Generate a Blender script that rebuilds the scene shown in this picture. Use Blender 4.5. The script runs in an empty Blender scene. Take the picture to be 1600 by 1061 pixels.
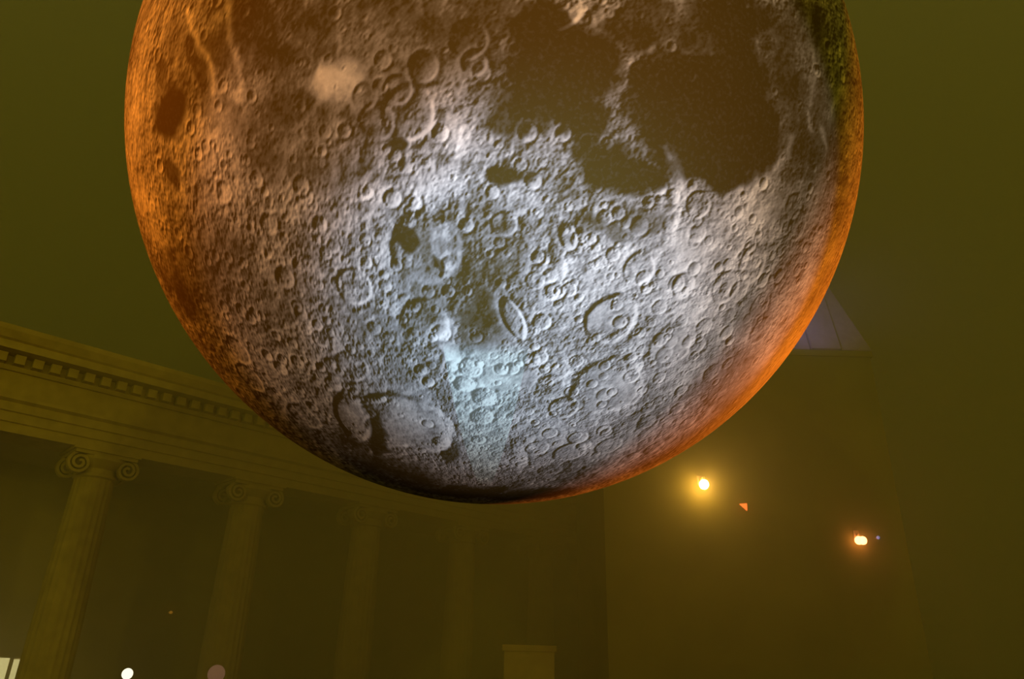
import bpy, bmesh, math
import numpy as np
from mathutils import Matrix, Vector

scene = bpy.context.scene
col = scene.collection

# ------------------------------------------------------------------ camera
F = 1150.0                                   # focal length in pixels of the 1600 wide frame
UP = np.array([62.0, 2510.5, -F]); UP /= np.linalg.norm(UP)      # zenith seen from the camera (pitched up, slight roll)
FW = np.array([0, 0, -1.0]); FW = FW - UP * (FW @ UP); FW /= np.linalg.norm(FW)
RT = np.cross(FW, UP)
CM = np.array([RT, FW, UP])                  # camera axes -> world axes
CAM = np.array([0.0, 0.0, 1.6])
cd = bpy.data.cameras.new('camera'); cam = bpy.data.objects.new('camera', cd); col.objects.link(cam)
cd.sensor_width = 36.0; cd.lens = F / 1600.0 * 36.0; cd.clip_end = 500
cam.matrix_world = Matrix.Translation(CAM) @ Matrix(CM.tolist()).to_4x4()
scene.camera = cam

def ray(px, py):
    d = CM @ np.array([(px - 800) / F, -(py - 530.5) / F, -1.0])
    return d / np.linalg.norm(d)
def at(px, py, y):                           # measured point of the photograph, at y metres ahead
    d = ray(px, py)
    return CAM + d * (y / d[1])
def proj(p):
    c = CM.T @ (np.asarray(p) - CAM)
    return np.array([800 + F * c[0] / -c[2], 530.5 - F * c[1] / -c[2]])

MR = 3.5                                     # the moon: a seven metre balloon
MC = CAM + ray(777.588, 259.097) * MR / math.sin(math.radians(25.8978))

# ------------------------------------------------------------------ view, sky, lights
vs = scene.view_settings
vs.view_transform = 'Standard'; vs.look = 'None'; vs.exposure = 0.0; vs.gamma = 1.0; vs.use_curve_mapping = False
w = bpy.data.worlds.new('night_sky'); scene.world = w; w.use_nodes = True
nt = w.node_tree; bg = nt.nodes['Background']
tc = nt.nodes.new('ShaderNodeTexCoord'); sp = nt.nodes.new('ShaderNodeSeparateXYZ'); rp = nt.nodes.new('ShaderNodeValToRGB')
nt.links.new(tc.outputs['Generated'], sp.inputs[0]); nt.links.new(sp.outputs['Z'], rp.inputs[0]); nt.links.new(rp.outputs[0], bg.inputs[0])
e = rp.color_ramp.elements                   # street-lit haze near the horizon, greyer overhead
e[0].position = 0.0; e[0].color = (0.112, 0.090, 0.0010, 1)
e[1].position = 1.0; e[1].color = (0.046, 0.043, 0.018, 1)
m = e.new(0.45); m.color = (0.049, 0.041, 0.0040, 1)
bg.inputs[1].default_value = 1.33
scene.cycles.volume_bounces = 2; scene.cycles.max_bounces = 5; scene.cycles.diffuse_bounces = 2

def lamp(name, kind, loc, energy, color, radius=0.1, target=None, angle=60, blend=0.5):
    l = bpy.data.lights.new(name, kind); l.energy = energy; l.color = color
    l.shadow_soft_size = radius
    if kind == 'SPOT':
        l.spot_size = math.radians(angle); l.spot_blend = blend
    o = bpy.data.objects.new(name, l); col.objects.link(o); o.location = Vector(loc)
    if target is not None:
        o.rotation_euler = (Vector(target) - Vector(loc)).to_track_quat('-Z', 'Y').to_euler()
    return o
ORANGE = (1.0, 0.21, 0.012)
def moon_pt(px, py):                         # point of the balloon under a pixel
    d = ray(px, py); o = CAM - MC; b = d @ o; q = b * b - (o @ o - MR * MR)
    return MC + o + d * (-b - math.sqrt(max(q, 0.0)))
# floodlights on the square in front of the balloon
FL = np.array([1.5, 0.5, 1.4])
lamp('warm_white_floodlight', 'SPOT', FL, 600, (1.0, 0.66, 0.49), 0.05, FL + np.array([-0.24005, 0.74805, 0.6187]), 47.6, 0.07)
lamp('cool_floodlight', 'SPOT', (-0.3, 1.0, 1.3), 720, (0.26, 0.64, 1.0), 0.08, moon_pt(820, 465), 44, 0.85)
# sodium street lights either side of the square, and two unseen olive fills added far behind the camera
lamp('sodium_light', 'SPOT', (-13.0, 2.0, 6.8), 5200, ORANGE, 0.25, MC, 32, 0.5)
lamp('sodium_light', 'SPOT', (12.8, 16.6, 4.6), 24000, ORANGE, 0.25, MC, 36, 0.6)
lamp('sodium_light', 'SPOT', (-5.0, -9.0, 9.5), 3600, (1.0, 0.30, 0.07), 0.25, MC, 27, 0.5)
lamp('sodium_light', 'POINT', (1.6, 13.0, 7.4), 110, (1.0, 0.36, 0.015), 0.2)  # unseen lamp added behind the moon to warm the portico
lamp('far_olive_fill', 'POINT', (-11.0, -24.0, 9.0), 3100, (1.0, 0.76, 0.02), 0.4)
lamp('far_olive_fill', 'POINT', (12.0, -24.0, 9.0), 3100, (1.0, 0.76, 0.02), 0.4)

# ------------------------------------------------------------------ helpers
def mesh_obj(name, verts, faces, mat, parent=None, smooth=False):
    me = bpy.data.meshes.new(name); me.from_pydata([tuple(v) for v in verts], [], faces); me.update()
    if smooth:
        me.polygons.foreach_set('use_smooth', [True] * len(me.polygons))
    o = bpy.data.objects.new(name, me); col.objects.link(o)
    if mat: me.materials.append(mat)
    if parent: o.parent = parent
    return o
def empty(name, loc, rz=0.0):
    o = bpy.data.objects.new(name, None); col.objects.link(o); o.location = Vector(loc); o.rotation_euler.z = rz
    o.empty_display_size = 0.2
    return o
def tag(o, label, cat, group=None):
    o['label'] = label; o['category'] = cat
    if group: o['group'] = group
    return o
def copy_part(o, parent):
    c = o.copy(); col.objects.link(c); c.parent = parent
    for ch in o.children: copy_part(ch, c)
    return c
def box(x0, x1, y0, y1, z0, z1):
    v = [(x, y, z) for z in (z0, z1) for y in (y0, y1) for x in (x0, x1)]
    f = [(0, 2, 3, 1), (4, 5, 7, 6), (0, 1, 5, 4), (2, 6, 7, 3), (0, 4, 6, 2), (1, 3, 7, 5)]
    return v, f
def join(*parts):
    V, Fc = [], []
    for v, f in parts:
        n = len(V); V += list(v); Fc += [tuple(i + n for i in q) for q in f]
    return V, Fc
def lathe(prof, n=32, cx=0, cy=0):
    V, Fc = [], []
    for r, z in prof:
        for k in range(n):
            a = 2 * math.pi * k / n; V.append((cx + r * math.cos(a), cy + r * math.sin(a), z))
    for i in range(len(prof) - 1):
        for k in range(n):
            a, b = i * n + k, i * n + (k + 1) % n
            Fc.append((a, b, b + n, a + n))
    Fc.append(tuple(range(n))[::-1]); Fc.append(tuple(range((len(prof) - 1) * n, len(prof) * n)))
    return V, Fc
def tube(p, q, r, n=10):
    p, q = Vector(p), Vector(q); d = (q - p); z = d.normalized()
    x = z.orthogonal().normalized(); y = z.cross(x); V, Fc = [], []
    for c in (p, q):
        for k in range(n):
            a = 2 * math.pi * k / n; V.append(tuple(c + x * r * math.cos(a) + y * r * math.sin(a)))
    for k in range(n): Fc.append((k, (k + 1) % n, n + (k + 1) % n, n + k))
    Fc.append(tuple(range(n))[::-1]); Fc.append(tuple(range(n, 2 * n)))
    return V, Fc
def extrude_profile(prof, x0, x1):           # closed outline in (y, z) run along x
    n = len(prof)
    V = [(x, y, z) for x in (x0, x1) for y, z in prof]
    Fc = [(k, (k + 1) % n, n + (k + 1) % n, n + k) for k in range(n)] + [tuple(range(n))[::-1], tuple(range(n, 2 * n))]
    return V, Fc

def stone(name, c1, c2, scale=3.0, rough=0.9, bump=0.15):
    m = bpy.data.materials.new(name); m.use_nodes = True; t = m.node_tree; b = t.nodes['Principled BSDF']
    n = t.nodes.new('ShaderNodeTexNoise'); n.inputs['Scale'].default_value = scale; n.inputs['Detail'].default_value = 6
    r = t.nodes.new('ShaderNodeValToRGB'); r.color_ramp.elements[0].color = (*c1, 1); r.color_ramp.elements[1].color = (*c2, 1)
    r.color_ramp.elements[0].position = 0.3; r.color_ramp.elements[1].position = 0.7
    g = t.nodes.new('ShaderNodeTexCoord'); t.links.new(g.outputs['Object'], n.inputs['Vector'])
    t.links.new(n.outputs['Fac'], r.inputs[0]); t.links.new(r.outputs[0], b.inputs['Base Color'])
    bp = t.nodes.new('ShaderNodeBump'); bp.inputs['Strength'].default_value = bump; bp.inputs['Distance'].default_value = 0.03
    t.links.new(n.outputs['Fac'], bp.inputs['Height']); t.links.new(bp.outputs[0], b.inputs['Normal'])
    b.inputs['Roughness'].default_value = rough
    b.inputs['Specular IOR Level'].default_value = 0.1
    return m
def glow(name, color, strength, base=(0.8, 0.8, 0.8)):
    m = bpy.data.materials.new(name); m.use_nodes = True; t = m.node_tree; b = t.nodes['Principled BSDF']
    b.inputs['Base Color'].default_value = (*base, 1)
    b.inputs['Emission Color'].default_value = (*color, 1); b.inputs['Emission Strength'].default_value = strength
    return m
M_stone = stone('portico_stone', (0.50, 0.41, 0.27), (0.64, 0.53, 0.35))
M_dark = stone('inner_wall_stone', (0.55, 0.46, 0.32), (0.65, 0.55, 0.38), 1.5)
M_ground = stone('paving', (0.10, 0.09, 0.07), (0.16, 0.14, 0.11), 2.0)
M_render = stone('dim_render', (0.20, 0.20, 0.06), (0.26, 0.26, 0.08), 0.8)
M_roof = stone('violet_slate', (0.30, 0.26, 0.40), (0.42, 0.37, 0.52), 5.0)
M_metal = stone('lamp_metal', (0.45, 0.40, 0.28), (0.55, 0.48, 0.34), 8.0, 0.6)

# ------------------------------------------------------------------ ground
g = mesh_obj('ground', *box(-60, 60, -20, 90, -0.3, 0.0), M_ground); g['kind'] = 'structure'

# ------------------------------------------------------------------ the moon balloon
rng = np.random.default_rng(11)
def hash3(ix, iy, iz, seed):
    h = (ix.astype(np.uint32) * np.uint32(374761393) + iy.astype(np.uint32) * np.uint32(668265263)
         + iz.astype(np.uint32) * np.uint32(2147483647) + np.uint32(seed * 1274126177 & 0xffffffff))
    h = (h ^ (h >> np.uint32(13))) * np.uint32(1274126177)
    h = h ^ (h >> np.uint32(16))
    return (h & np.uint32(0xffff)).astype(np.float32) / 65535.0
def vnoise(P, fr, seed):                     # smooth value noise, -1 .. 1
    Q = P * fr + 100.0
    I = np.floor(Q); W = (Q - I).astype(np.float32); I = I.astype(np.int64)
    W = W * W * (3 - 2 * W)
    out = 0
    for dx in (0, 1):
        wx = W[:, 0] if dx else 1 - W[:, 0]
        for dy in (0, 1):
            wy = W[:, 1] if dy else 1 - W[:, 1]
            for dz in (0, 1):
                wz = W[:, 2] if dz else 1 - W[:, 2]
                out = out + wx * wy * wz * hash3(I[:, 0] + dx, I[:, 1] + dy, I[:, 2] + dz, seed)
    return out * 2 - 1
def fbm(P, fr, octs, seed, gain=0.55):
    a, s, out = 1.0, 0.0, 0
    for k in range(octs):
        out = out + a * vnoise(P, fr * 2.07 ** k, seed + k); s += a; a *= gain
    return out / s

LON0 = math.atan2(0.0, 1.0)
lats = np.radians(np.concatenate([np.linspace(-89.8, 14, 660), np.linspace(14, 89.5, 62)[1:]]))
lons = np.radians(np.concatenate([np.linspace(-92, 92, 1180), np.linspace(92, 268, 120)[1:-1]]))   # 0 faces the square
NL, NO = len(lats), len(lons)
LA, LO = np.meshgrid(lats, lons, indexing='ij')
N = np.stack([np.cos(LA) * np.sin(LO), -np.cos(LA) * np.cos(LO), np.sin(LA)], -1)    # unit normals
N2 = N.reshape(-1, 3)

def S(px, py):
    p = moon_pt(px, py) - MC
    return p / np.linalg.norm(p)
def window(c, rad):                          # grid rows and columns near a direction
    la = math.asin(max(-1, min(1, c[2]))); lo = math.atan2(c[0], -c[1])
    i0 = np.searchsorted(lats, la - rad); i1 = np.searchsorted(lats, la + rad) + 1
    cl = math.cos(min(math.pi / 2 - 0.01, abs(la) + rad))
    dl = rad / max(cl, 1e-3)
    if dl > 2.5 or abs(la) + rad > 1.55:
        return slice(i0, i1), slice(0, NO)
    j0 = np.searchsorted(lons, lo - dl); j1 = np.searchsorted(lons, lo + dl) + 1
    return slice(i0, i1), slice(max(j0, 0), j1)

PXR = 1.0 / 610.0                            # pixels of the photograph to radians near the middle of the disc
warp = np.stack([fbm(N2, 9, 4, 301), fbm(N2, 9, 4, 331), fbm(N2, 9, 4, 361)], -1).reshape(NL, NO, 3)
NW = N + 0.055 * warp; NW /= np.linalg.norm(NW, axis=-1, keepdims=True)
def blob(field, cx, cy, rx, ry, rot, amp, soft=0.35, warped=True):
    c = S(cx, cy); a = math.radians(rot); k = 0.25
    e1 = (S(cx + k * rx * math.cos(a), cy + k * rx * math.sin(a)) - c) / k
    e2 = (S(cx - k * ry * math.sin(a), cy + k * ry * math.cos(a)) - c) / k
    rad = max(np.linalg.norm(e1), np.linalg.norm(e2)) * (1.3 + soft)
    si, sj = window(c, min(rad + 0.08, 1.2))
    d = (NW if warped else N)[si, sj] - c
    A = np.stack([e1, e2]); G = np.linalg.inv(A @ A.T) @ A
    uv = d @ G.T
    r = np.sqrt((uv ** 2).sum(-1))
    wgt = np.clip((1 + soft - r) / (2 * soft), 0, 1); wgt = wgt * wgt * (3 - 2 * wgt)
    wgt = wgt * (((N[si, sj]) @ c) > 0.1)
    if amp == 'max':
        field[si, sj] = np.maximum(field[si, sj], wgt)
    else:
        field[si, sj] = np.maximum(field[si, sj], wgt * amp)

# dark plains of the print; the broad leading blobs paint in dimmer upper light (centre, half sizes, turn, depth)
MARE_DIM = [(420, 110, 210, 130, 10, .48), (680, 60, 180, 80, 0, .5), (1275, 230, 50, 130, 0, .38), (480, 230, 120, 60, 0, .42), (860, 105, 92, 82, 0, 1), (845, 45, 75, 30, 0, .9), (905, 175, 52, 32, 20, 1), (800, 170, 35, 30, 0, .8), (700, 25, 150, 40, 0, .62),
        (570, 15, 90, 30, 0, .55), (1000, 40, 70, 55, 0, .72), (1010, 150, 45, 50, 0, .7), (1130, 165, 98, 105, 0, 1), (1130, 45, 95, 62, 0, .85),
        (1120, 250, 85, 36, 0, 1), (1185, 215, 48, 62, 20, 1), (960, 252, 46, 38, 0, .95), (1003, 275, 36, 22, 0, .95), (925, 225, 30, 20, 0, .7),
        (1060, 195, 45, 50, 0, .9), (800, 283, 30, 24, 0, .95), (262, 168, 31, 52, 5, 1), (275, 273, 15, 14, 0, .8), (312, 95, 14, 50, -15, .75),
        (252, 105, 8, 30, 0, .6), (375, 55, 80, 60, 0, .66), (425, 165, 55, 70, 0, .5), (480, 230, 80, 40, 0, .42), (600, 60, 60, 40, 0, .5),
        (622, 240, 22, 12, 0, .85), (575, 215, 50, 25, 0, .45), (655, 372, 24, 19, 0, 1), (700, 408, 7, 17, 0, .9), (720, 430, 100, 80, 0, .36),
        (757, 515, 42, 42, 0, .5), (600, 500, 70, 25, 0, .3), (780, 400, 40, 40, 0, .3), (1020, 330, 40, 22, 0, .5), (965, 360, 40, 16, 0, .55),
        (930, 345, 25, 20, 0, .5), (890, 300, 30, 14, 0, .4), (280, 445, 35, 55, -20, .5), (330, 420, 50, 60, 0, .35), (420, 480, 60, 50, 0, .2),
        (1262, 160, 60, 130, -5, .62), (1240, 55, 60, 60, 0, .6), (1240, 320, 40, 40, 0, .4), (1180, 490, 40, 20, -35, .3), (1150, 600, 60, 30, -45, .25),
        (620, 742, 80, 16, 15, .62), (720, 768, 80, 9, 0, .8), (820, 775, 80, 7, -3, .75), (586, 690, 14, 34, -12, .75), (545, 700, 34, 16, 35, .6),
        (700, 715, 18, 14, 0, .6), (480, 250, 60, 30, 0, .3), (535, 470, 20, 20, 0, .2), (640, 590, 40, 30, 0, .2), (430, 680, 60, 8, 36, .5)]
BRIGHT = [(697, 535, 17, 38, -12, .75), (775, 590, 58, 16, 0, .6), (832, 550, 26, 34, 0, .4), (940, 360, 30, 40, 20, .3), (880, 400, 40, 40, 0, .35), (1000, 540, 120, 60, -20, .3), (527, 118, 40, 34, 0, 1.35), (540, 90, 80, 50, 0, .35), (722, 207, 45, 28, 20, .7), (690, 140, 30, 45, 0, .4), (700, 292, 55, 26, 0, .55),
          (592, 302, 34, 16, 0, .6), (555, 350, 34, 16, 0, .5), (1165, 335, 65, 55, -30, .85), (1060, 315, 15, 85, 0, .6), (1070, 445, 150, 110, 0, .72),
          (1000, 600, 120, 70, -10, .5), (770, 575, 60, 40, 0, .45), (705, 375, 8, 32, 0, .55), (850, 330, 60, 40, 0, .35), (1000, 300, 20, 20, 0, .3),
          (345, 210, 35, 50, 0, .35), (365, 140, 15, 15, 0, .5), (860, 500, 60, 60, 0, .3), (955, 505, 32, 20, 0, .4), (640, 655, 45, 40, 0, .35),
          (900, 690, 120, 50, -10, .5), (1190, 570, 90, 20, -52, .35), (1280, 420, 70, 14, -62, .5), (1050, 540, 30, 18, -15, .45),
          (460, 330, 60, 60, 0, .15), (400, 560, 80, 30, 40, .3), (800, 690, 110, 40, 0, .25), (205, 200, 12, 120, 0, .5), (225, 330, 16, 80, -18, .5)]
smooth = np.zeros((NL, NO), np.float32); mare_dim = np.zeros((NL, NO), np.float32); bright = np.zeros((NL, NO), np.float32)
for b in MARE_DIM: blob(mare_dim, *b)
for b in BRIGHT: blob(bright, *b, soft=0.7)
for b in ((640, 665, 46, 40, 0, .9), (697, 535, 16, 36, -12, 1), (775, 590, 54, 16, 0, .8), (1050, 540, 28, 16, -10, .9), (955, 502, 28, 20, 0, .9), (950, 605, 38, 30, 0, .8),
          (527, 118, 42, 36, 0, .8), (548, 650, 22, 22, 0, .8), (666, 392, 34, 30, 0, .35), (757, 515, 40, 36, 0, .6), (1080, 400, 30, 60, 20, .5), (880, 690, 40, 30, 0, .4)):
    blob(smooth, *b, soft=0.25)
back = np.clip((LO - 1.35) / 0.3, 0, 1) * np.clip((4.93 - LO) / 0.3, 0, 1)
top = np.clip((LA - 0.02) / 0.25, 0, 1)
cover = np.maximum(np.maximum(back, top), np.clip((-1.35 - LO) / 0.2, 0, 1))
mare_dim = np.maximum(mare_dim, (cover * np.clip(fbm(N2, 1.6, 5, 71).reshape(NL, NO) * 3.2 - 0.2, 0, 1)).astype(np.float32))

def stroke(pts, wpx, amp):                     # thin bright ridge along a measured line
    for (xa, ya), (xb, yb) in zip(pts[:-1], pts[1:]):
        a, b_ = S(xa, ya), S(xb, yb); c = (a + b_) / 2; L = np.linalg.norm(b_ - a); wr = wpx * PXR
        si, sj = window(c / np.linalg.norm(c), L / 2 + wr * 4 + 0.05)
        X = NW[si, sj] * 0.35 + N[si, sj] * 0.65; tt = np.clip(((X - a) @ (b_ - a)) / (L * L), 0, 1)
        d = np.linalg.norm(X - a - tt[..., None] * (b_ - a), axis=-1)
        ln[si, sj] = np.maximum(ln[si, sj], amp * np.exp(-(d / wr) ** 2))
ln = np.zeros((NL, NO), np.float32)
for pts, wpx, amp in (([(296, 5), (303, 45), (322, 78), (333, 105), (334, 140)], 5, .75), ([(352, 0), (354, 45), (366, 80), (375, 118), (371, 150)], 5, .7),
                      ([(245, 75), (262, 45), (270, 15)], 6, .4), ([(1270, 75), (1276, 120), (1266, 160)], 5, .5), ([(1312, 70), (1318, 130), (1302, 172)], 6, .6),
                      ([(1236, 210), (1232, 235), (1212, 262)], 5, .6), ([(1262, 175), (1264, 200)], 6, .6), ([(1282, 200), (1290, 225)], 6, .6), ([(505, 85), (500, 110)], 4, .4),
                      ([(700, 355), (710, 385), (704, 415)], 5, .7), ([(1050, 215), (1058, 270), (1060, 330), (1064, 400)], 10, .3), ([(1045, 225), (1050, 245)], 5, .5)):
    stroke(pts, wpx, amp)
c0_ = S(527, 118); a1_ = S(560, 118) - c0_; a1_ /= np.linalg.norm(a1_); a2_ = np.cross(c0_, a1_)
dv = N - c0_; rr = np.linalg.norm(dv, axis=-1) / PXR; th = np.arctan2(dv @ a2_, dv @ a1_)
ray_n = vnoise(np.stack([np.cos(th) * 3, np.sin(th) * 3, rr / 150], -1).reshape(-1, 3), 1.7, 77).reshape(NL, NO)
ln = np.maximum(ln, np.clip(ray_n * 1.3, 0, 1) * np.exp(-rr / 60) * (1 - np.exp(-(rr / 38) ** 2)) * 1.1 * ((N @ c0_) > 0)).astype(np.float32)

# relief: measured craters, then many small ones
H = np.zeros((NL, NO), np.float32)
def crater(c, rad, depth=1.0, flat=False, peak=False):
    si, sj = window(c, rad * 1.9)
    d2 = ((N[si, sj] - c) ** 2).sum(-1)
    if d2.size == 0: return
    wob = 1 + 0.30 * warp[si, sj][..., 0] + 0.18 * warp[si, sj][..., 1]
    d = np.sqrt(d2) / rad * wob
    bowl = -(1 - d * d) * 0.95
    if flat: bowl = np.maximum(-(1 - d * d) * 2.2, -0.62)
    h = np.where(d < 1, bowl, 0) + 0.40 * np.exp(-((d - 1.0) / np.where(d < 1, 0.12, 0.26)) ** 2)
    if peak: h = h + 0.35 * np.exp(-(d / 0.16) ** 2)
    H[si, sj] += h * rad * 0.23 * depth * np.clip((1.9 - d) / 0.4, 0, 1)
def crater_oval(cx, cy, rx, ry, rot, depth):
    c = S(cx, cy); a = math.radians(rot)
    e1 = (S(cx + rx * math.cos(a) / 2, cy + rx * math.sin(a) / 2) - c) * 2; e2 = (S(cx - ry * math.sin(a) / 2, cy + ry * math.cos(a) / 2) - c) * 2
    si, sj = window(c, max(rx, ry) * PXR * 2.2)
    A = np.stack([e1, e2]); G = np.linalg.inv(A @ A.T) @ A
    d = np.sqrt((((N[si, sj] - c) @ G.T) ** 2).sum(-1)) * (1 + 0.25 * warp[si, sj][..., 0])
    h = np.where(d < 1, np.maximum(-(1 - d * d) * 1.6, -0.75), 0) + 0.42 * np.exp(-((d - 1) / np.where(d < 1, 0.14, 0.3)) ** 2)
    H[si, sj] += h * min(rx, ry) * PXR * 0.23 * depth * (d < 2.2)
crater_oval(801, 497, 15, 36, -27, 1.3); crater_oval(888, 370, 14, 22, -15, 1.2); crater_oval(548, 652, 24, 42, -38, 0.9)
BIG = [(666, 388, 45, .75, 1), (664, 500, 28, 1, 0), (846, 503, 10, 1, 0), (735, 575, 14, .7, 1), (724, 600, 13, 1.2, 0),
       (756, 620, 14, 1.2, 0), (752, 652, 14, 1.1, 0), (865, 605, 19, 1, 0), (881, 638, 20, 1, 1), (820, 558, 8, 1, 0), (842, 559, 10, 1, 0),
       (783, 577, 8, 1, 0), (800, 576, 8, 1, 0), (903, 684, 15, 1, 1), (890, 706, 24, 1, 1), (836, 660, 6, 1, 0), (668, 662, 8, 1, 0),
       (638, 662, 62, .7, 1), (551, 572, 22, .8, 1), (954, 498, 36, 1, 1), (923, 533, 6, 1, 0), (998, 420, 21, .9, 1),
       (1068, 447, 17, 1, 0), (1132, 450, 24, .9, 1), (1187, 478, 18, .8, 1), (1048, 540, 34, .6, 1), (1112, 582, 16, .9, 0), (1153, 455, 15, 1, 0),
       (1188, 517, 22, .8, 1), (950, 605, 48, .6, 1), (956, 613, 6, 1.3, 0), (940, 632, 7, 1, 0), (1064, 610, 11, 1, 0), (1058, 638, 12, 1, 0),
       (1010, 660, 15, .9, 0), (952, 696, 22, .9, 1), (1175, 412, 24, .8, 1), (1030, 292, 9, 1, 0), (966, 333, 8, 1.1, 0), (978, 347, 7, 1, 0),
       (1155, 332, 7, .8, 0), (1240, 322, 18, .9, 0), (1246, 352, 22, .8, 1), (1090, 320, 16, .8, 1), (661, 104, 15, 1.1, 0), (742, 98, 13, 1.2, 0),
       (752, 112, 9, 1, 0), (598, 94, 9, 1, 0), (637, 178, 30, .9, 1), (575, 301, 6, 1.3, 0), (613, 310, 10, 1.3, 0), (728, 352, 9, 1.3, 0),
       (787, 350, 15, .7, 1), (922, 374, 7, 1.2, 0), (931, 386, 6, 1, 0), (813, 257, 7, 1.1, 0), (832, 283, 9, 1, 0),
       (880, 208, 8, 1.3, 0), (735, 60, 20, .9, 1), (875, 8, 26, .9, 1), (445, 433, 14, 1.3, 0), (377, 485, 10, 1.2, 0), (398, 491, 10, 1.2, 0),
       (553, 447, 23, 1, 1), (572, 410, 7, 1.2, 0), (464, 565, 10, 1.1, 0), (438, 575, 12, 1, 0), (475, 650, 26, .9, 1), (372, 548, 26, 1, 1),
       (390, 590, 30, .9, 1), (1078, 117, 9, .9, 0), (933, 293, 6, 1, 0), (640, 330, 7, 1, 0), (770, 300, 8, 1, 0), (700, 455, 8, 1, 0), (730, 455, 6, 1, 0),
       (600, 430, 6, 1, 0), (690, 520, 10, .8, 0), (875, 455, 7, 1, 0), (860, 430, 9, .7, 0), (905, 465, 6, 1, 0), (1030, 480, 10, .8, 0), (1085, 420, 9, .9, 0),
       (1010, 450, 8, .9, 0), (1100, 510, 13, .9, 0), (1135, 520, 10, .9, 0), (1000, 520, 8, .9, 0), (985, 560, 8, .9, 0), (1030, 590, 9, .9, 0), (925, 600, 7, 1, 0),
       (1090, 540, 12, .9, 0), (1075, 660, 14, .9, 0), (1020, 700, 16, .9, 0), (985, 715, 16, .9, 0), (920, 735, 18, .9, 0), (860, 735, 18, .9, 0), (840, 700, 16, .7, 1),
       (810, 720, 12, .8, 0), (690, 690, 12, .8, 0), (560, 620, 14, .9, 0), (520, 600, 12, .9, 0), (500, 530, 12, .9, 0), (470, 490, 10, .8, 0), (420, 350, 12, .8, 0),
       (350, 300, 14, .8, 0), (400, 280, 10, .8, 0), (470, 290, 10, .8, 0), (500, 350, 9, .9, 0), (620, 140, 16, .8, 1), (570, 150, 14, .7, 0), (590, 190, 20, .7, 1)]
for x, y, r, dp, fl in BIG:
    crater(S(x, y), r * PXR, dp * (1.0 if r < 12 else 0.75 if r < 18 else 0.45), bool(fl))
n_small = 9000
u = rng.random(n_small)
rads = (2.0 * (1 - u * (1 - (2.0 / 10.0) ** 2.1)) ** (-1 / 2.1)) * PXR
cvec = rng.normal(size=(n_small * 4, 3)); cvec /= np.linalg.norm(cvec, axis=1)[:, None]
view = (CAM - MC) / np.linalg.norm(CAM - MC)
facing = cvec @ view
keep = (facing > 0.2) | (rng.random(len(cvec)) < 0.12)
cvec = cvec[keep][:n_small]; rads = rads[:len(cvec)]
for c, r in zip(cvec, rads):
    i = min(NL - 1, np.searchsorted(lats, math.asin(c[2]))); j = min(NO - 1, np.searchsorted(lons, math.atan2(c[0], -c[1])))
    if rng.random() < max(mare_dim[i, j] * 0.93, smooth[i, j] * 0.85): continue
    crater(c, r, 0.6 + 0.8 * rng.random(), False)
n1 = fbm(N2, 14, 6, 5, 0.62).reshape(NL, NO)
mare_dim = np.clip(mare_dim + 2.6 * n1 * mare_dim * (1 - mare_dim), 0, 1)
speck = fbm(N2, 46, 4, 141, 0.75).reshape(NL, NO)
for k in range(150):                            # crowded southern highlands
    x, y = rng.uniform(820, 1290), rng.uniform(330, 770)
    if (x - 777) ** 2 / 560 ** 2 + (y - 190) ** 2 / 595 ** 2 > 0.97: continue
    crater(S(x, y), rng.uniform(3.5, 12.0) * PXR, rng.uniform(0.35, 0.8), rng.random() < 0.35)
for k in range(90):                            # and the rough western ones
    x, y = rng.uniform(330, 700), rng.uniform(300, 740)
    if (x - 777) ** 2 / 560 ** 2 + (y - 190) ** 2 / 595 ** 2 > 0.97: continue
    crater(S(x, y), rng.uniform(4.0, 9.0) * PXR, rng.uniform(0.5, 1.0), False)
rough = np.clip(1 - 0.92 * mare_dim, 0.05, 1) * (1 - 0.75 * smooth) * (1 - 0.35 * bright)
ridge = (1 - np.abs(fbm(N2, 21, 5, 41, 0.6)).reshape(NL, NO) * 2.2)
H += (rough * (0.0026 * n1 + 0.0030 * ridge + 0.0032 * speck)).astype(np.float32)

dla = np.gradient(H, lats, axis=0); dlo = np.gradient(H, lons, axis=1) / np.maximum(np.cos(LA), 0.02)
E_la = np.stack([-np.sin(LA) * np.sin(LO), np.sin(LA) * np.cos(LO), np.cos(LA)], -1)
E_lo = np.stack([np.cos(LO), np.sin(LO), np.zeros_like(LO)], -1)
sun = CM @ np.array([-0.80, 0.60, 0.0])      # the imaged sun of the lunar photograph printed on the cloth
slope = -(dla * (E_la @ sun) + dlo * (E_lo @ sun))
mott = fbm(N2, 6, 6, 91, 0.6).reshape(NL, NO)
tone = 0.37 + 0.32 * mott + 0.40 * bright * (1 + 0.5 * n1) + 0.42 * ln + 0.28 * speck * np.clip(1 - 0.93 * mare_dim, 0, 1) - 0.46 * mare_dim * (1 + 0.15 * mott)
tone = tone + (np.where(slope > 0, 0.50, 0.72) * np.tanh(slope * 2.0)) * np.clip(1 - 0.55 * mare_dim, 0.2, 1) + 0.30 * n1 * rough * 0.5
tone = np.clip(tone, 0, 1).astype(np.float32)
gore = ((np.abs(np.degrees(LO) - 0.8) < 8.6) * np.clip((np.radians(-56.5) - LA) / 0.03, 0, 1) * np.clip((LA + np.radians(85.0)) / 0.05, 0, 1)).astype(np.float32)

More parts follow.
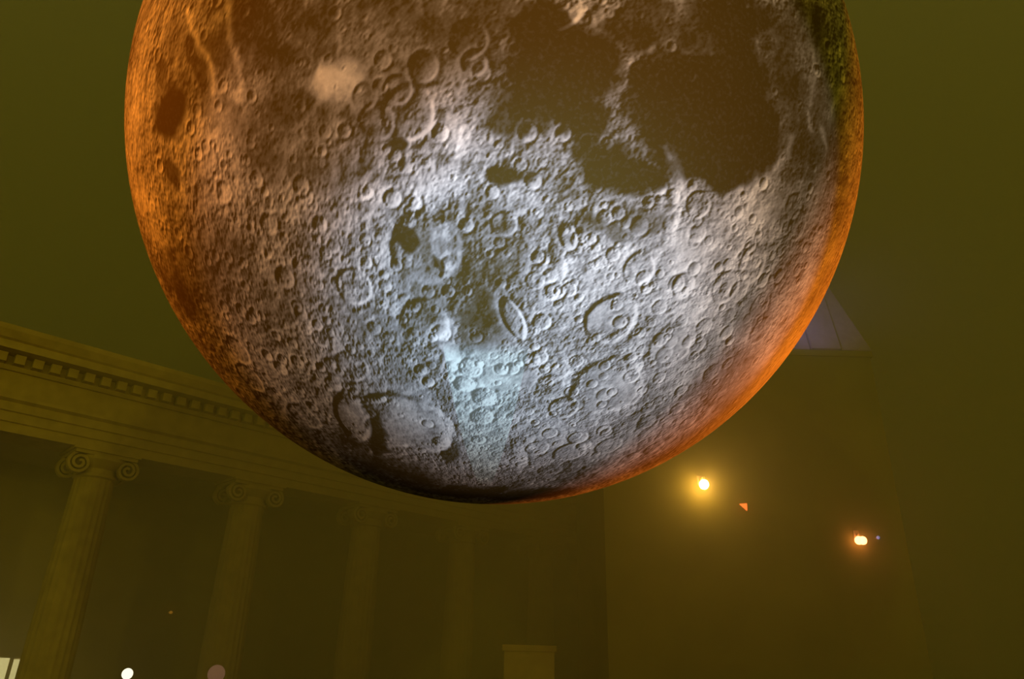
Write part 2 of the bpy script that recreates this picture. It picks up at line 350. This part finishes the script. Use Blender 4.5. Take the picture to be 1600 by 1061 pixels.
RAD = MR * (1 + 0.012 * H)
VP = (N * RAD[..., None]).reshape(-1, 3)
nv = NL * NO
VP = np.vstack([VP, [[0, 0, -MR]], [[0, 0, MR]]]).astype(np.float32)
ii, jj = np.meshgrid(np.arange(NL - 1), np.arange(NO), indexing='ij'); j2 = (jj + 1) % NO
quads = np.stack([ii * NO + jj, ii * NO + j2, (ii + 1) * NO + j2, (ii + 1) * NO + jj], -1).reshape(-1, 4)
js = np.arange(NO); jn = (js + 1) % NO
tri = np.vstack([np.stack([np.full(NO, nv), jn, js], -1), np.stack([np.full(NO, nv + 1), (NL - 1) * NO + js, (NL - 1) * NO + jn], -1)])
me = bpy.data.meshes.new('envelope')
me.vertices.add(len(VP)); me.vertices.foreach_set('co', VP.ravel())
loops = np.concatenate([quads.ravel(), tri.ravel()]).astype(np.int32)
me.loops.add(len(loops)); me.loops.foreach_set('vertex_index', loops)
starts = np.concatenate([np.arange(len(quads)) * 4, len(quads) * 4 + np.arange(len(tri)) * 3]).astype(np.int32)
me.polygons.add(len(starts)); me.polygons.foreach_set('loop_start', starts)
me.update(calc_edges=True)
me.polygons.foreach_set('use_smooth', np.ones(len(starts), bool))
for nm, arr in (('print_tone', tone), ('gore_tint', gore)):
    a = me.attributes.new(nm, 'FLOAT', 'POINT')
    a.data.foreach_set('value', np.concatenate([arr.ravel(), [0.3, 0.5]]).astype(np.float32))

mm = bpy.data.materials.new('printed_moon_cloth'); mm.use_nodes = True; t = mm.node_tree; b = t.nodes['Principled BSDF']
at1 = t.nodes.new('ShaderNodeAttribute'); at1.attribute_name = 'print_tone'
at2 = t.nodes.new('ShaderNodeAttribute'); at2.attribute_name = 'gore_tint'
tcn = t.nodes.new('ShaderNodeTexCoord'); nz = t.nodes.new('ShaderNodeTexNoise'); nz.inputs['Scale'].default_value = 38; nz.inputs['Detail'].default_value = 3
t.links.new(tcn.outputs['Object'], nz.inputs['Vector'])
mt = t.nodes.new('ShaderNodeMath'); mt.operation = 'MULTIPLY_ADD'; mt.inputs[1].default_value = 0.20; mt.inputs[2].default_value = -0.10
t.links.new(nz.outputs['Fac'], mt.inputs[0])
ad = t.nodes.new('ShaderNodeMath'); ad.operation = 'ADD'; t.links.new(at1.outputs['Fac'], ad.inputs[0]); t.links.new(mt.outputs[0], ad.inputs[1])
gd = t.nodes.new('ShaderNodeMath'); gd.operation = 'MULTIPLY_ADD'; gd.inputs[1].default_value = 0.22
t.links.new(at2.outputs['Fac'], gd.inputs[0]); t.links.new(ad.outputs[0], gd.inputs[2])
cr = t.nodes.new('ShaderNodeValToRGB'); el = cr.color_ramp.elements
el[0].position = 0.0; el[0].color = (0.075, 0.052, 0.010, 1)
el[1].position = 1.0; el[1].color = (0.92, 0.90, 0.88, 1)
for p, c in ((0.15, (0.125, 0.108, 0.075)), (0.40, (0.27, 0.262, 0.258)), (0.70, (0.56, 0.545, 0.54))):
    q = el.new(p); q.color = (*c, 1)
t.links.new(gd.outputs[0], cr.inputs[0])
mx = t.nodes.new('ShaderNodeMix'); mx.data_type = 'RGBA'; mx.blend_type = 'MULTIPLY'
mx.inputs['B'].default_value = (0.88, 1.0, 0.98, 1)
t.links.new(at2.outputs['Fac'], mx.inputs['Factor']); t.links.new(cr.outputs[0], mx.inputs['A']); t.links.new(mx.outputs['Result'], b.inputs['Base Color'])
b.inputs['Roughness'].default_value = 0.85; b.inputs['Specular IOR Level'].default_value = 0.08
me.materials.append(mm)
moon = empty('moon_balloon', MC)
tag(moon, 'giant inflatable moon balloon printed with grey craters and dark plains', 'balloon')
env = bpy.data.objects.new('envelope', me); col.objects.link(env); env.parent = moon
mesh_obj('crown_ring', *lathe([(0.30, MR - 0.03), (0.32, MR + 0.06), (0.2, MR + 0.10), (0.05, MR + 0.10)], 24), M_metal, moon)
mesh_obj('suspension_cable', *tube((0, 0, MR + 0.08), (0, 0, MR + 14), 0.02), M_metal, moon)

# ------------------------------------------------------------------ the columned portico
ANG = math.radians(44.0); SPC = 4.5; HC = 7.0
P2 = at(392, 757, 23.42055)                    # top of the second capital
por = empty('columned_portico', (P2[0], P2[1], 0), ANG)     # local x runs along the facade, -y faces the square
tag(por, 'dim warm stone portico with tall fluted columns behind the moon', 'building')
def fluted(r0, r1, z0, z1, flutes=20, per=6, rings=8):
    V, Fc = [], []; n = flutes * per
    for i in range(rings + 1):
        s = i / rings; r = r0 + (r1 - r0) * s ** 1.6; z = z0 + (z1 - z0) * s
        for k in range(n):
            ph = (k % per) / per; dpt = 0.055 * r * math.sin(math.pi * ph) if 0 < i < rings else 0
            a = 2 * math.pi * k / n; V.append(((r - dpt) * math.cos(a), (r - dpt) * math.sin(a), z))
    for i in range(rings):
        for k in range(n):
            a, b_ = i * n + k, i * n + (k + 1) % n; Fc.append((a, b_, b_ + n, a + n))
    return V, Fc
def volute(sx, sy):
    V, Fc = [], []; n = 40; prev = None
    cx, cz = 0.62, HC - 0.42
    for i in range(n):
        s = i / (n - 1); r = 0.26 * (1 - s) ** 0.8 + 0.03; a = math.pi / 2 - 2 * math.pi * 2.1 * s; wd = 0.10 * (1 - 0.6 * s) + 0.02
        for (dr, dy) in ((-0.035, 0.0), (0.035, 0.0), (0.035, 1.0), (-0.035, 1.0)):
            V.append((sx * (cx + (r + dr) * math.cos(a)), sy * (0.40 + 0.16 * dy + 0.05 * s), cz + (r + dr) * math.sin(a)))
        if i:
            for k in range(4):
                a0 = (i - 1) * 4 + k; a1 = (i - 1) * 4 + (k + 1) % 4
                Fc.append((a0, a1, a1 + 4, a0 + 4))
    Fc.append((3, 2, 1, 0)); Fc.append(tuple(range(n * 4 - 4, n * 4)))
    return V, Fc
def make_column():
    c = mesh_obj('column', *fluted(0.60, 0.50, 0.75, HC - 0.72), M_stone, por, True)
    mesh_obj('column_base', *join(box(-0.85, 0.85, -0.85, 0.85, 0.0, 0.3), lathe([(0.84, 0.3), (0.86, 0.4), (0.80, 0.5), (0.68, 0.54), (0.68, 0.6), (0.74, 0.66), (0.70, 0.75)], 40)), M_stone, c)
    mesh_obj('capital', *lathe([(0.50, HC - 0.74), (0.57, HC - 0.70), (0.57, HC - 0.64), (0.51, HC - 0.62), (0.51, HC - 0.48), (0.60, HC - 0.40), (0.72, HC - 0.26), (0.72, HC - 0.17)], 40), M_stone, c)
    mesh_obj('abacus', *join(box(-0.80, 0.80, -0.66, 0.66, HC - 0.17, HC - 0.08), box(-0.86, 0.86, -0.72, 0.72, HC - 0.08, HC)), M_stone, c)
    for sx in (-1, 1):
        for sy in (-1, 1): mesh_obj('volute', *volute(sx, sy), M_stone, c)
    return c
c0 = make_column()
ks = list(range(-2, 7))
c0.location.x = ks[0] * SPC
for k in ks[1:]:
    c = copy_part(c0, por); c.location.x = k * SPC
X0, X1 = -2.6 * SPC, 6.6 * SPC
mesh_obj('architrave', *extrude_profile([(0.62, HC), (-0.56, HC), (-0.56, HC + 0.24), (-0.62, HC + 0.26), (-0.62, HC + 0.50), (-0.68, HC + 0.52), (-0.68, HC + 0.74), (-0.80, HC + 0.80), (-0.80, HC + 0.88), (0.62, HC + 0.88)], X0, X1), M_stone, por)
mesh_obj('frieze', *extrude_profile([(0.60, HC + 0.88), (-0.60, HC + 0.88), (-0.60, HC + 1.55), (0.60, HC + 1.55)], X0, X1), M_stone, por)
mesh_obj('cornice', *extrude_profile([(0.62, HC + 1.55), (-0.70, HC + 1.55), (-0.76, HC + 1.64), (-0.76, HC + 1.90), (-1.30, HC + 1.92), (-1.30, HC + 2.12), (-1.38, HC + 2.16), (-1.50, HC + 2.34), (-1.52, HC + 2.46), (0.62, HC + 2.46)], X0, X1), M_stone, por)
dn0 = None
nd = int((X1 - X0) / 0.42)
for i in range(nd):
    if dn0 is None:
        dn0 = mesh_obj('dentil', *box(-0.12, 0.12, -1.0, -0.74, HC + 1.66, HC + 1.90), M_stone, por); dd = dn0
    else:
        dd = dn0.copy(); col.objects.link(dd)
    dd.parent = por; dd.location.x = X0 + 0.3 + i * 0.42
mesh_obj('rear_wall', *box(X0, X1, 4.2, 4.7, 0, HC + 2.3), M_dark, por)
mesh_obj('portico_ceiling', *box(X0, X1, 0.62, 4.2, HC + 0.3, HC + 0.6), M_dark, por)
mesh_obj('step', *box(X0, X1, -1.3, 4.2, -0.02, 0.02), M_stone, por)

# ------------------------------------------------------------------ tower on the right with a steep slate roof
TY = 22.0
er = at(1362, 548, TY)                         # right eaves corner
TW = 9.0
tow = empty('tower_house', (er[0] - TW / 2, TY + TW / 2, 0))
tag(tow, 'dark tower house with steep violet slate roof, mostly hidden behind the moon', 'building')
hw = TW / 2; ez = er[2]
mesh_obj('wall', *box(-hw + 0.06, hw - 0.06, -hw + 0.06, hw - 0.06, 0, ez - 0.1), M_render, tow)
best = None
for h in np.arange(3, 30, 0.1):                # apex height whose hip runs up to the balloon's edge where it does in the photograph
    ap = np.array([er[0] - hw, TY + hw, ez + h]); c_ = er + (ap - er) * np.linspace(0.05, 0.9, 60)[:, None]
    pr = np.array([proj(p) for p in c_]); dd_ = np.abs(pr - np.array([1296, 452])).sum(1).min()
    if best is None or dd_ < best[0]: best = (dd_, h)
AH = best[1]
def roof_side(k):
    n = 9; rot = Matrix.Rotation(k * math.pi / 2, 3, 'Z')
    for i in range(n):
        x0 = -hw + TW * i / n + 0.02; x1 = -hw + TW * (i + 1) / n - 0.02
        s = 0.985
        a0 = 1 - abs(x0) / hw; a1 = 1 - abs(x1) / hw
        pts = [(x0, -hw, 0), (x1, -hw, 0), (x1, -hw + a1 * hw * s, a1 * AH * s), (x0, -hw + a0 * hw * s, a0 * AH * s)]
        if abs((x0 + x1) / 2) < 1e-6:
            pts = [(x0, -hw, 0), (x1, -hw, 0), (x1, -hw + a1 * hw * s, a1 * AH * s), (0, -hw * 0.02, AH * 0.98), (x0, -hw + a0 * hw * s, a0 * AH * s)]
        lift = 0.06 if i % 2 else 0.0
        nrm = Vector((0, -AH, hw)).normalized()
        V = [rot @ (Vector(p) + nrm * lift) for p in pts] + [rot @ (Vector(p) - nrm * 0.08) for p in pts]
        V = [(v.x, v.y, v.z + ez) for v in V]; m_ = len(pts)
        Fc = [tuple(range(m_)), tuple(range(m_, 2 * m_))[::-1]] + [(q, m_ + q, m_ + (q + 1) % m_, (q + 1) % m_) for q in range(m_)]
        mesh_obj('roof_panel', V, Fc, M_roof, tow)
for k in range(4): roof_side(k)
mesh_obj('eaves', *box(-hw, hw, -hw, hw, ez - 0.22, ez - 0.02), M_render, tow)
rf = at(1300, 500, TY + 1.5)
lamp('violet_roof_fill', 'SPOT', (er[0] - 4.2, TY - 2.6, ez - 0.2), 190, (0.66, 0.52, 1.0), 0.1, er + np.array([-0.9, 0.9, 1.6]), 50, 1.0)  # unseen violet fill added behind the moon to tint the roof

# ------------------------------------------------------------------ lamps
def wall_lamp(name, px, py, off, bulb_r, color, strength, label, bulbs=1, wall_y=TY + 0.06, group=None):
    p = at(px, py, wall_y - off)
    root = empty(name, p); tag(root, label, 'lamp', group)
    mesh_obj('bracket', *join(tube((0, 0, bulb_r * 1.6), (0, off, bulb_r * 1.6), 0.025), tube((0, 0, bulb_r * 0.9), (0, 0, bulb_r * 1.65), 0.03), box(-0.08, 0.08, off - 0.03, off + 0.002, bulb_r * 1.6 - 0.14, bulb_r * 1.6 + 0.14)), M_metal, root)
    mg = glow(name + '_glow', color, strength)
    for k in range(bulbs):
        dx = (k - (bulbs - 1) / 2) * bulb_r * 1.0
        prof = [(bulb_r * math.sin(math.pi * (i + 0.5) / 14), -bulb_r * math.cos(math.pi * (i + 0.5) / 14) * 1.05) for i in range(14)]
        mesh_obj('bulb', *lathe(prof, 24, dx, 0), mg, root, True)
    return root
wall_lamp('street_lantern', 1100, 757, 0.45, 0.14, (1.0, 0.50, 0.10), 75, 'brightest street lantern with wide amber glow just below the moon')
wall_lamp('twin_bulb_lamp', 1345, 844.5, 0.24, 0.115, (1.0, 0.28, 0.08), 12, 'smaller white twin bulb lamp with a red glow, right of the lantern', 2)
p = at(1161, 791, TY + 0.06 - 0.2)
o = empty('signal_light', p); tag(o, 'tiny orange triangular light beside the bright street lantern', 'light')
mesh_obj('lens', [(-.10, -.05, .06), (.11, -.05, .08), (.10, -.05, -.13), (-.10, .02, .06), (.11, .02, .08), (.10, .02, -.13)], [(0, 2, 1), (3, 4, 5), (0, 1, 4, 3), (1, 2, 5, 4), (2, 0, 3, 5)], glow('orange_lens', (1.0, 0.12, 0.02), 1.8), o)
mesh_obj('mount', *tube((0.04, 0.0, 0.0), (0.04, 0.2, 0.0), 0.02), M_metal, o)
p = at(1372, 840, TY + 0.06 - 0.15)
o = empty('indicator_light', p); tag(o, 'tiny blue light just right of the twin bulb lamp', 'light')
mesh_obj('lens', *lathe([(0.01, -0.05), (0.04, -0.03), (0.05, 0.0), (0.04, 0.03), (0.01, 0.05)], 16), glow('blue_lens', (0.08, 0.16, 0.5), 1.0), o, True)
mesh_obj('mount', *tube((0, 0.0, 0.0), (0, 0.15, 0.0), 0.015), M_metal, o)

# ------------------------------------------------------------------ low lights at the foot of the portico
def facade_pt(px, py, depth):                  # point on a plane parallel to the colonnade, depth metres behind the column line
    d = ray(px, py); nrm = np.array([math.sin(ANG), -math.cos(ANG), 0]); o = np.array([P2[0], P2[1], 0]) - nrm * depth
    return CAM + d * (((o - CAM) @ nrm) / (d @ nrm))
p = facade_pt(8, 1028, 4.1)
nrm_x = np.array([math.cos(ANG), math.sin(ANG)]); dx0 = float((p[:2] - P2[:2]) @ nrm_x)      # along the facade
M_door = glow('door_light', (1.0, 0.88, 0.38), 0.75)
zt = p[2]; DY = 4.1
dw = mesh_obj('doorway', *join(box(0.12, 0.22, -0.06, 0.10, 0.02, zt + 0.1), box(-1.6, 0.45, -0.06, 0.10, zt, zt + 0.1), box(0.45, 0.53, -0.06, 0.10, 0.02, zt + 0.1), box(-1.6, -1.5, -0.06, 0.10, 0.02, zt)), M_dark, por)
dw.location = (dx0, DY, 0)
dw['label'] = 'bright yellowish lit doorway at the left foot of the portico'
mesh_obj('pane', *box(-1.5, 0.12, -0.03, 0.03, 0.1, zt), M_door, dw)
mesh_obj('pane', *box(0.22, 0.45, -0.03, 0.03, 0.1, zt - 0.03), M_door, dw)
def post_lamp(name, px, py, y, r, mat, label):
    p = at(px, py, y); o = empty(name, (p[0], p[1], 0)); tag(o, label, 'lamp')
    prof = [(r * math.sin(math.pi * (i + 0.5) / 14), p[2] - r * math.cos(math.pi * (i + 0.5) / 14)) for i in range(14)]
    mesh_obj('globe', *lathe(prof, 24), mat, o, True)
    mesh_obj('post', *lathe([(0.12, 0), (0.12, 0.08), (0.035, 0.12), (0.03, p[2] - r * 0.95)], 16), M_metal, o, True)
    return o
post_lamp('globe_lamp', 199, 1053, 17.0, 0.11, glow('white_globe', (1.0, 0.95, 0.72), 1.2), 'small white globe lamp low between the two left columns')
post_lamp('globe_lamp', 338, 1053, 19.5, 0.20, glow('pink_globe', (0.30, 0.15, 0.08), 0.42, (0.2, 0.12, 0.08)), 'dim pinkish globe lamp at the foot of the second column')
p = facade_pt(267, 957, 4.0)
o = empty('pilot_light', p, ANG); tag(o, 'tiny faint orange light on the dark wall between the columns', 'light')
mesh_obj('lens', *lathe([(0.01, -0.05), (0.05, -0.03), (0.06, 0.0), (0.05, 0.03), (0.01, 0.05)], 12), glow('pilot_lens', (0.35, 0.13, 0.01), 0.9), o, True)
mesh_obj('mount', *tube((0, 0, 0), (0, 0.2, 0), 0.02), M_metal, o)
p = at(785, 1008, 24.0); q = at(868, 1008, 24.0)
o = empty('stone_pier', ((p[0] + q[0]) / 2, 24.0, 0)); tag(o, 'broad warm stone pier at the bottom, below the moon', 'pier')
wq = (q[0] - p[0]) / 2
mesh_obj('shaft', *box(-wq + 0.06, wq - 0.06, -0.4, 0.4, 0.25, p[2] - 0.16), M_stone, o)
mesh_obj('cap', *box(-wq, wq, -0.46, 0.46, p[2] - 0.16, p[2]), M_stone, o)
mesh_obj('plinth', *box(-wq - 0.04, wq + 0.04, -0.5, 0.5, 0, 0.25), M_stone, o)

# ------------------------------------------------------------------ night haze hanging over the far side of the square
M_haze = bpy.data.materials.new('night_haze'); M_haze.use_nodes = True; t = M_haze.node_tree
t.nodes.remove(t.nodes['Principled BSDF'])
vsn = t.nodes.new('ShaderNodeVolumeScatter'); vsn.inputs['Color'].default_value = (1.0, 1.0, 1.0, 1); vsn.inputs['Density'].default_value = 0.095
vsn.inputs['Anisotropy'].default_value = 0.0
t.links.new(vsn.outputs[0], t.nodes['Material Output'].inputs['Volume'])
hz = mesh_obj('night_haze', *box(-50, 50, 17.3, 75, 0.05, 42), M_haze)
hz['kind'] = 'stuff'; tag(hz, 'thin olive night haze over the far side of the square', 'haze')
